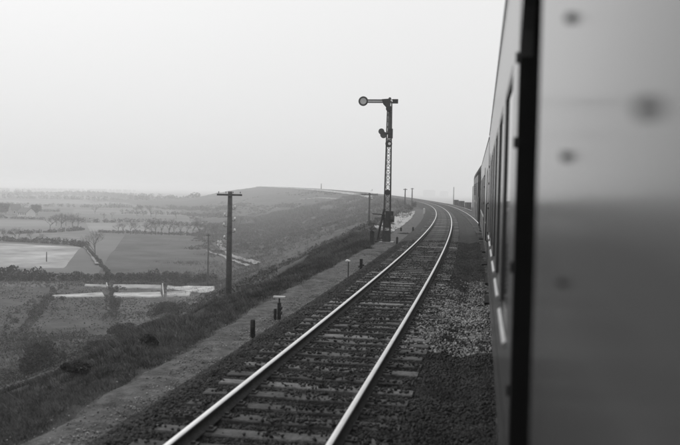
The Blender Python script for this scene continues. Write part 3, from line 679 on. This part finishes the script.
# ------------------------------------------------------------------ buildings
def house(name, px_, py_, L, Wd, hwall, hroof, rz, wallm, label, wins=3, chim=True):
    p = hit(px_, py_); r = tag(empty(name, p, rz), label, 'building')
    wl = MB().box(-L/2, L/2, -Wd/2, Wd/2, -0.5, hwall); wl.add([(-L/2, -Wd/2, hwall), (-L/2, Wd/2, hwall), (-L/2, 0, hwall+hroof)], [(0, 1, 2)]); wl.add([(L/2, -Wd/2, hwall), (L/2, Wd/2, hwall), (L/2, 0, hwall+hroof)], [(0, 2, 1)])
    wl.build('wall', wallm, r)
    e = 0.3; sl_ = hroof/(Wd/2)
    rf = MB().prism_x([(-Wd/2-e, hwall-e*sl_+0.02), (0, hwall+hroof+0.02), (Wd/2+e, hwall-e*sl_+0.02), (Wd/2+e, hwall-e*sl_+0.2), (0, hwall+hroof+0.2), (-Wd/2-e, hwall-e*sl_+0.2)], -L/2-e, L/2+e).build('roof', 'roof_slate', r)
    if chim:
        for q in (-L/2+0.6, L/2-0.6): MB().box(q-0.35, q+0.35, -0.35, 0.35, hwall+hroof-0.3, hwall+hroof+1.0).build('chimney', 'wall_grey', rf)
    for k in range(wins):
        x = -L/2+L*(k+0.5)/wins
        f = MB().box(x-0.5, x+0.5, -Wd/2-0.04, -Wd/2+0.05, 0.9, min(hwall-0.3, 2.1)).build('window', 'white_enamel', r)
        MB().box(x-0.4, x+0.4, -Wd/2-0.05, -Wd/2-0.041, 1.0, min(hwall-0.4, 2.0)).build('pane', 'window_dark', f)
    return r
house('cottage', 26.5, 217, 7.5, 4.6, 2.3, 1.9, -0.5, 'wall_white', 'low white walled cottage with slate roof in the hazy valley', 4)
house('barn', 15, 215, 4.8, 4.8, 2.6, 2.6, 0.9, 'wall_grey', 'grey barn with steep gable left of the white cottage', 2, False)
def far_block(px_, D, top, wd, label):
    q = ray_at(px_, 195, D); z = float(ground(q.x, q.y)); h = ray_at(px_, top, D).z-z; m = D/F_PX; L = wd*m
    r = tag(empty('distant_building', (q.x, q.y, z), 0.2), label, 'building', 'far hazy buildings')
    MB().box(-L/2, L/2, -5, 5, -1, h-2.5).build('wall', 'wall_grey', r); MB().prism([(-L/2-0.5, h-2.49), (L/2+0.5, h-2.49), (L/2*0.7, h), (-L/2*0.7, h)], -5.5, 5.5).build('roof', 'roof_slate', r)
    for k in range(4): MB().box(-L/2+L*(k+0.3)/4, -L/2+L*(k+0.7)/4, -5.06, -4.95, 2, 4.5).build('window', 'window_dark', r)
far_block(429, 2900, 190, 12, 'faint long building in the haze left of the curve skyline')
far_block(444, 3000, 191.2, 8, 'faint small building in the haze above the curving rails')

# ------------------------------------------------------------------ plants
def leaf_cloud(cent, radii, n, size, seed):
    g = np.random.default_rng(seed); k = g.integers(0, len(cent), n)
    d = g.normal(size=(n, 3)); d /= np.linalg.norm(d, axis=1)[:, None]; rr_ = (0.35+0.65*g.random(n)**0.5)
    P = cent[k]+d*radii[k]*rr_[:, None]
    a = g.normal(size=(n, 3)); a /= np.linalg.norm(a, axis=1)[:, None]; b = np.cross(a, g.normal(size=(n, 3))); b /= np.linalg.norm(b, axis=1)[:, None]
    sz = size*(0.5+g.random(n))[:, None]
    V = np.stack([P-a*sz-b*sz*0.45, P+a*sz-b*sz*0.45, P+a*sz*0.8+b*sz*0.45, P-a*sz*0.8+b*sz*0.45], 1).reshape(-1, 3)
    return V, np.arange(4*n).reshape(-1, 4)
def bush_parts(wd, h, seed, n=2600, leaf=None):
    g = np.random.default_rng(seed); nc = 16
    c = np.stack([g.normal(0, wd*0.22, nc), g.normal(0, wd*0.18, nc), g.uniform(0.2, 0.72, nc)*h], -1); c[:, 2] *= 1-0.5*(np.abs(c[:, 0])/(wd*0.6))
    rd = np.stack([g.uniform(0.12, 0.24, nc)*wd, g.uniform(0.12, 0.22, nc)*wd, g.uniform(0.16, 0.32, nc)*h], -1)
    return leaf_cloud(c, rd, n, leaf or 0.028*h+0.012, seed)
def bush(p, wd, h, seed, label, m='leaf_dark', n=2600, group=None, twigs=40):
    r = tag(empty('bush', p), label, 'bush', group); V, Fc = bush_parts(wd, h, seed, n); np_mesh('foliage', V, Fc, m, r)
    g = random.Random(seed); mb = MB()
    for _ in range(twigs):
        a = g.uniform(0, 6.28); q = g.uniform(0.1, 0.55)*wd; t = Vector((math.cos(a)*q, math.sin(a)*q*0.8, h*g.uniform(0.7, 1.12)))
        mid = t*0.5+Vector((g.uniform(-.1, .1)*wd, g.uniform(-.1, .1)*wd, 0.08*h)); mb.tube([(g.uniform(-.1, .1)*wd, g.uniform(-.1, .1)*wd, -0.1), mid, t], [0.012*h, 0.008*h, 0.002*h], 3, False)
    mb.build('stem', 'bark', r)['kind'] = 'stuff'; return r
BUSH = [((38, 372), 40, 34, 'large twiggy bush low on the slope at the far left'), ((125, 336), 30, 15, 'dark rounded bush on the lip of the bank, middle of the row'), ((95, 350), 20, 12, 'small dark bush on the lip of the bank, left of the row'),
        ((172, 314), 40, 15, 'wide dark bush on the lip of the bank near the telegraph pole'), ((148, 344), 18, 10, 'low bush on the bank below the middle lip bush'), ((78, 372), 26, 12, 'low dark bush on the bank right of the twiggy bush')]
for k, ((bx, by), w_, h_, lb) in enumerate(BUSH):
    p = hit(bx, by); m = mpp(p); bush(p, w_*m, h_*m, 100+k, lb, 'leaf_mid' if k > 3 else 'leaf_dark', n=3500 if k == 0 else 6000, twigs=220 if k == 0 else 90)
for k in range(34):
    bx = random.uniform(235, 405); lo = 197+ (405-bx)*0.10; by = random.uniform(lo, 262 - max(0, bx-330)*0.25)
    p = hit(bx, by); m = mpp(p); bush(p, random.uniform(6, 16)*m, random.uniform(2.5, 5.5)*m, 200+k, 'small dark scrub bush on the hillside below the curve', 'leaf_dark', 600, 'scrub bushes on the hillside', 8)
p = hit(414, 207); m = mpp(p); bush(p, 9*m, 7.5*m, 300, 'dark bush at the bend, left of the far rails', 'leaf_mid', 900, None, 20)
def hedge(pts, h, seed, label, m='leaf_dark', per=9.0, group=None, gap=0.0, leaf=None, sc=0.15):
    P = [hit(*q) for q in pts]; g = np.random.default_rng(seed); cs = []; rs = []
    for a, b in zip(P[:-1], P[1:]):
        Ln = (b-a).length; k = max(2, int(Ln/(h*0.5)))
        for i in range(k):
            if g.random() < gap: continue
            q = a.lerp(b, (i+g.random())/k); z = float(ground(q.x, q.y)); hh = h*(0.3+0.75*float(vnoise(q.x/(5*h), q.y/(5*h), seed))+0.45*float(g.random()))
            cs.append((q.x+g.normal(0, h*sc), q.y+g.normal(0, h*sc), z+hh*0.45)); rs.append((h*0.5, h*0.5, hh*0.6))
    o = P[0]; cs = np.array(cs)-np.array(o); rs = np.array(rs)
    V, Fc = leaf_cloud(cs, rs, min(14000, int(len(cs)*per*10)), leaf or 0.10*h, seed)
    r = tag(empty('hedge', o), label, 'hedge', group); np_mesh('foliage', V, Fc, m, r)
    mb = MB()
    for c in cs[::2]: mb.tube([(c[0], c[1], c[2]-h*0.7), (c[0]+h*0.1*float(g.normal()), c[1], c[2]+h*0.3)], [0.05*h, 0.015*h], 3, False)
    mb.build('stem', 'bark', r)['kind'] = 'stuff'; return r
hedge([(-50, 281), (10, 281), (60, 281), (105, 280), (150, 280.5), (215, 281)], 1.3, 11, 'long dark hedge across the valley above the pale strips', per=14)
hedge([(-50, 278), (0, 279), (20, 279), (42, 278.5)], 2.6, 12, 'taller dark bushy hedge stretch at the left edge of the long hedge')
hedge([(108, 277.5), (135, 277), (170, 277.5), (215, 278.5)], 0.9, 13, 'thin scrubby hedge along the foot of the dark ploughed field', 'leaf_mid', gap=0.3)
hedge([(-50, 239.5), (0, 241), (40, 243), (72, 245), (86, 248)], 1.7, 14, 'dark hedge along the back of the pale stubble field')
hedge([(98, 232.5), (130, 233.5), (180, 235), (228, 237)], 1.0, 15, 'low hedge along the back of the dark ploughed field', 'leaf_mid')
hedge([(86, 248), (94, 257), (103, 268), (110, 277)], 0.75, 16, 'hedge running downhill beside the short pale lane', 'leaf_mid', gap=0.2)
hedge([(62, 287), (45, 300), (28, 316), (10, 333)], 0.8, 17, 'scrubby boundary hedge slanting across the rough dark field', 'leaf_mid', gap=0.5, sc=1.3, leaf=0.07)
hedge([(116, 288), (113, 296), (112, 306), (110, 318)], 0.5, 18, 'thin weedy boundary between the two rough plots', 'leaf_mid', gap=0.5, sc=1.0, leaf=0.05)
hedge([(-50, 233), (10, 234.5), (60, 232), (84, 230)], 1.3, 19, 'broken hedge behind the mid grey meadow', 'leaf_mid', gap=0.3)
FARH = [[(-50, 217.5), (0, 218), (40, 219.5), (80, 221)], [(60, 222), (110, 222.5), (160, 222)], [(-50, 205), (40, 206.5), (120, 208)], [(110, 207), (170, 209), (235, 211)], [(-50, 198), (60, 199), (150, 200.5)],
        [(120, 214), (180, 215), (228, 217)], [(-50, 193.5), (60, 194.5), (200, 197)], [(150, 224), (190, 226), (228, 228)], [(-50, 210.5), (0, 211), (60, 212)]]
FARL = ['faint hedge line just below the white cottage', 'faint hedge line above the light field by the bare tree', 'faint hedge line crossing the hazy plain above the cottage roof', 'faint hedge line in the haze left of the near pole top', 'faint far hedge line at the left, third from the horizon',
        'faint hedge line among the faint plain trees', 'farthest faint hedge line, close under the horizon', 'faint hedge line behind the right end of the tree row', 'faint hedge line running behind the grey barn']
for k, pts in enumerate(FARH): hedge(pts, [1.6, 1.6, 2.5, 2.5, 4, 2.2, 6, 1.6, 2.0][k], 30+k, FARL[k], 'leaf_mid', 5, 'far hedge lines', 0.2)

def tree_mesh(seed, spread=0.55, depth=6):
    g = random.Random(seed); tr, cr = MB(), MB()
    def grow(p, d, l, r, lev):
        q = p+d*l*0.5+Vector((g.uniform(-1, 1), g.uniform(-1, 1), 0))*l*0.05; e = p+d*l
        (tr if lev == 0 else cr).tube([p, q, e], [r, r*0.85, r*0.68], 6 if lev == 0 else 3, False)
        if lev >= depth: return
        for i in range(g.choice((2, 3, 3)) if lev else 4):
            nd = (d+Vector((g.gauss(0, 1), g.gauss(0, 1), g.gauss(0.25, 0.4)))*spread).normalized()
            grow(p+d*l*g.uniform(0.6, 1.0), nd, l*g.uniform(0.62, 0.82), r*0.6, lev+1)
    grow(Vector((0, 0, -0.02)), Vector((0.02, 0, 1)), 0.30, 0.016, 0)
    zmax = max(v[2] for v in cr.v)
    for b in (tr, cr): b.v = [(x/zmax, y/zmax, z/zmax) for x, y, z in b.v]
    return tr, cr
PROTO = []
for k in range(6):
    tr, cr = tree_mesh(50+k, 0.5+0.05*k)
    a = tr.build('trunk', 'bark'); b = cr.build('crown', 'bark'); PROTO.append((a.data, b.data)); bpy.data.objects.remove(a); bpy.data.objects.remove(b)
gv = np.random.default_rng(5)
EV = []
for k in range(2):
    V, Fc = leaf_cloud(np.stack([gv.normal(0, .16, 14), gv.normal(0, .16, 14), gv.uniform(.3, .85, 14)], -1), np.full((14, 3), .17), 1500, 0.035, 80+k)
    o = np_mesh('crown', V, Fc, 'leaf_dark'); EV.append(o.data); bpy.data.objects.remove(o)
ORD = ['leftmost', 'second from left', 'third from left', 'fourth from left', 'fifth from left', 'sixth from left', 'seventh from left', 'eighth from left', 'ninth from left', 'tenth from left',
       'eighth from right', 'seventh from right', 'sixth from right', 'fifth from right', 'fourth from right', 'third from right', 'second from right', 'rightmost']
def ordinals(n): return ORD[:n-1]+['rightmost'] if n < 12 else ORD[:n-8]+ORD[10:]
def tree_row(spots, label, group, **k):
    spots = sorted(spots)
    for (x, y, h), o in zip(spots, ordinals(len(spots))): tree(x, y, h, label+', '+o, group, **k)
def tree(px_, py_, hpx, label, group=None, ever=False, wide=1.0):
    p = hit(px_, py_); h = hpx*mpp(p); k = random.randrange(6)
    r = tag(empty('tree', p, random.uniform(0, 6.28)), label, 'tree', group); r.scale = (h*wide, h*wide, h)
    for nm, me in zip(('trunk', 'crown'), (PROTO[k][0], random.choice(EV) if ever else PROTO[k][1])):
        o = bpy.data.objects.new(nm, me); C.objects.link(o); o.parent = r
tree(95, 258, 30, 'bare vase-shaped tree standing alone beside the short pale lane')
tree_row([(x+random.uniform(-1.5, 1.5), 234+(x-118)*0.025, random.uniform(11, 19)) for x in (118, 124, 131, 137, 144, 151, 157, 163, 168, 175, 181, 186, 193, 199, 204, 212, 217)], 'bare winter tree in the row behind the dark field', 'tree row behind the ploughed field')
tree_row(((56, 226, 13), (61, 228, 15), (66, 226, 14), (72, 228, 16), (78, 227, 12), (50, 229, 12)), 'bare tree in the copse right of the white cottage', 'copse right of the cottage', wide=1.3)
tree_row(((137, 216, 10), (143, 216, 12), (151, 217, 11), (156, 217, 8), (176, 219, 9), (190, 221, 9)), 'faint bare tree far out on the hazy plain', 'faint trees on the plain', wide=1.2)
tree_row(((1, 214, 12), (6, 214.5, 12), (10, 214, 11)), 'dark dense tree left of the grey barn', 'dense trees by the barn', ever=True, wide=1.3)
tree_row(((33, 214, 10), (37, 215, 11)), 'rounded dense tree right of the white cottage', 'dense trees right of the cottage', ever=True, wide=1.1)
tree_row(((3, 240, 13), (15, 241, 15), (19, 240, 12), (31, 242, 11), (41, 243, 10)), 'small bare tree on the hedge behind the stubble field', 'bare trees on the stubble field hedge')
tree_row(((216, 236, 14), (225, 232, 12), (240, 226, 10), (234, 229, 12)), 'bare valley tree close to the near telegraph pole', 'bare trees by the near pole')
tree_row(((95, 214, 8), (112, 219, 8), (104, 221, 9)), 'lone tree between the hazy light fields', 'lone trees between light fields')

# far-off woods, read as one mass
def wood(pts, h, seed):
    P = [hit(*q) for q in pts]; g = np.random.default_rng(seed); cs = []
    for a, b in zip(P[:-1], P[1:]):
        for i in range(60):
            q = a.lerp(b, g.random()); cs.append((q.x+g.normal(0, h*2), q.y+g.normal(0, h*4), float(ground(q.x, q.y))+h*0.5))
    cs = np.array(cs); rs = np.full((len(cs), 3), h*0.6)
    V, Fc = leaf_cloud(cs, rs, 5000, h*0.14, seed); return V, Fc
Vs, Fs, o_ = [], [], 0
for k, (pts, h) in enumerate((([(-60, 195), (60, 195.5), (160, 197)], 4.5), ([(-60, 190.5), (60, 191.2), (130, 192.2)], 6))):
    V, Fc = wood(pts, h, 400+k); Vs.append(V); Fs.append(Fc+o_); o_ += len(V)
tag(np_mesh('distant_wood', np.concatenate(Vs), np.concatenate(Fs), 'leaf_mid'), 'grey belts of far-off woodland along the horizon', kind='stuff')

# ------------------------------------------------------------------ grass on the bank
def grass(name, n, s0, s1, t0, t1, l0, l1, wd, m, label, dens=None, seed=0, pw=1.6, lean=0.6, per=9):
    """tufts of blades leaning outward from a common root"""
    g = np.random.default_rng(seed); s = s0+(s1-s0)*g.random(n)**pw; t = g.uniform(t0, t1, n)
    if dens is not None:
        k = g.random(n) < dens(s, t); s, t = s[k], t[k]; n = len(s)
    sz = g.uniform(0.5, 1.4, n)*(1+s/45)
    s, t, sz = np.repeat(s, per), np.repeat(t, per), np.repeat(sz, per); n = len(s)
    a = g.random(n)*6.28; q = np.abs(g.normal(0, 0.035, n))*sz
    s = s+np.sin(a)*q; t = t-np.cos(a)*q
    x, y = line_pt(s, t); z = np.where(t < 1.9, bed_z(t), corridor(s, t)-0.01+(0.05 if name == 'path_grass' else 0))
    l = g.uniform(l0, l1, n)*sz; ln = lean*l*g.uniform(0.2, 1.3, n)
    dx, dy = np.cos(a)*ln-0.25*l, np.sin(a)*ln
    b = g.random(n)*6.28; w_ = wd*(1+s/18); bx, by = np.cos(b)*w_, np.sin(b)*w_; hz = l*g.uniform(0.5, 1.0, n)
    V = np.stack([np.stack([x-bx, y-by, z], -1), np.stack([x+bx, y+by, z], -1), np.stack([x+dx, y+dy, z+hz], -1)], 1).reshape(-1, 3)
    return tag(np_mesh(name, V, np.arange(3*n).reshape(-1, 3), m), label, kind='stuff')
patch = lambda s, t: np.clip(0.5+1.5*fbm(s*0.45, t*0.8, 91), 0, 1)
edge = lambda s: 3.2+0.5*sstep(8, 25, s)
rag = lambda s, t, k: (t > edge(s)+0.25*fbm(s*1.6, t*0, k))
grass('grass', 62000, 4, 62, 3.0, 9.0, 0.05, 0.13, 0.0016, 'grass_mid', 'rough grass covering the bank beside the path', lambda s, t: patch(s, t)*rag(s, t, 93), 1, 1.8)
grass('dark_grass', 52000, 4, 62, 3.0, 9.0, 0.05, 0.12, 0.0018, 'grass_dark', 'darker tussocks among the grass of the bank', lambda s, t: (1.1-patch(s, t))*rag(s, t, 94), 2, 1.8)
grass('dry_grass', 26000, 4, 70, 3.3, 9, 0.06, 0.17, 0.0011, 'grass_dry', 'pale dry grass stems scattered over the bank', lambda s, t: np.clip(fbm(s*0.5, t*0.7, 95)*2.4, 0, 1)*rag(s, t, 95), 3, 1.8, 0.9)
grass('path_grass', 26000, 4, 50, 2.15, 4.0, 0.012, 0.045, 0.0016, 'grass_mid', 'short worn grass on the trodden path', lambda s, t: np.clip(0.45+fbm(s*1.1, t*2.5, 96)*1.7, 0.04, 1), 4, 1.8, 1.2)
grass('hill_grass', 26000, 60, 420, 4, 70, 0.08, 0.18, 0.004, 'grass_mid', 'coarse grass on the far hillside', lambda s, t: patch(s*0.15, t*0.15), 5, 1.3)
grass('track_weeds', 9000, 4, 42, -2.7, -1.35, 0.03, 0.10, 0.0016, 'grass_mid', 'weeds growing through the ballast between the tracks', lambda s, t: np.clip(0.15+fbm(s*0.9, t*1.6, 97)*2.0, 0, 1)*np.where((s > 14) & (s < 25), 0.25, 1), 6, 1.5, 0.9)
grass('shoulder_weeds', 6000, 4, 42, 1.4, 2.3, 0.02, 0.07, 0.0015, 'grass_mid', 'small weeds on the ballast shoulder beside the path', lambda s, t: np.clip(fbm(s*0.9, t*1.6, 92)*2.0, 0, 1), 7, 1.5, 0.9)
# heath and scrub on the hillside
gh = np.random.default_rng(78); nH = 16000
sH = 75+(640-75)*gh.random(nH)**1.2; tH = 9+(150-9)*gh.random(nH); kH = 1+np.clip(sH-110, 0, 900)/330
mH = np.clip(2.4*fbm(sH/55, tH/22, 81)+0.7*fbm(sH/14, tH/8, 83)-0.05+0.5*sstep(12, 40, tH/kH), 0, 1)*(tH/kH < 46)
kp = gh.random(nH) < mH; xH, yH = line_pt(sH[kp], tH[kp]); cH = np.stack([xH, yH, ground(xH, yH)+0.1], -1); rH = np.stack([gh.uniform(0.5, 1.3, len(cH))]*2+[gh.uniform(0.25, 0.7, len(cH))], -1)
V, Fc = leaf_cloud(cH, rH, 110000, 0.17, 82)
tag(np_mesh('heath', V, Fc, 'leaf_mid'), 'dark patches of heath and scrub over the far hillside', kind='stuff')
# rough tussocks over the near fields
gt = np.random.default_rng(77); nT = 60000
dT = 48*np.power(150/48, gt.random(nT)); aT = np.radians(gt.uniform(-34, -14, nT)); xT, yT = np.sin(aT)*dT, np.cos(aT)*dT
kp = gt.random(nT) < np.clip(0.45+1.6*fbm(xT/7, yT/7, 98), 0.03, 1); sT, tT = to_st(xT, yT); kp &= (tT > 9); xT, yT, dT = xT[kp], yT[kp], dT[kp]
cT = np.stack([xT, yT, ground(xT, yT)+0.06], -1)
V, Fc = leaf_cloud(cT, np.full((len(cT), 3), 0.16), 130000, 0.075, 99); V[:, 2] -= 0.02
tag(np_mesh('field_tussocks', V, Fc, 'tussock'), 'rough tussocks and weeds over the fields below the bank', kind='stuff')

# ------------------------------------------------------------------ haze
hb = MB().box(-6150, 6150, -6150, 6150, -34, 13).build('haze', 'bank'); hb.data.materials.clear()
hm = bpy.data.materials.new('haze'); hm.use_nodes = True; hn = hm.node_tree; hn.nodes.clear()
ho = hn.nodes.new('ShaderNodeOutputMaterial'); pv = hn.nodes.new('ShaderNodeVolumePrincipled')
pv.inputs['Color'].default_value = (0.995, 0.995, 0.995, 1); pv.inputs['Density'].default_value = 0.0009; pv.inputs['Anisotropy'].default_value = 0.4
hn.links.new(pv.outputs[0], ho.inputs['Volume']); hb.data.materials.append(hm)
tag(hb, 'pale haze lying over the whole valley', kind='stuff')
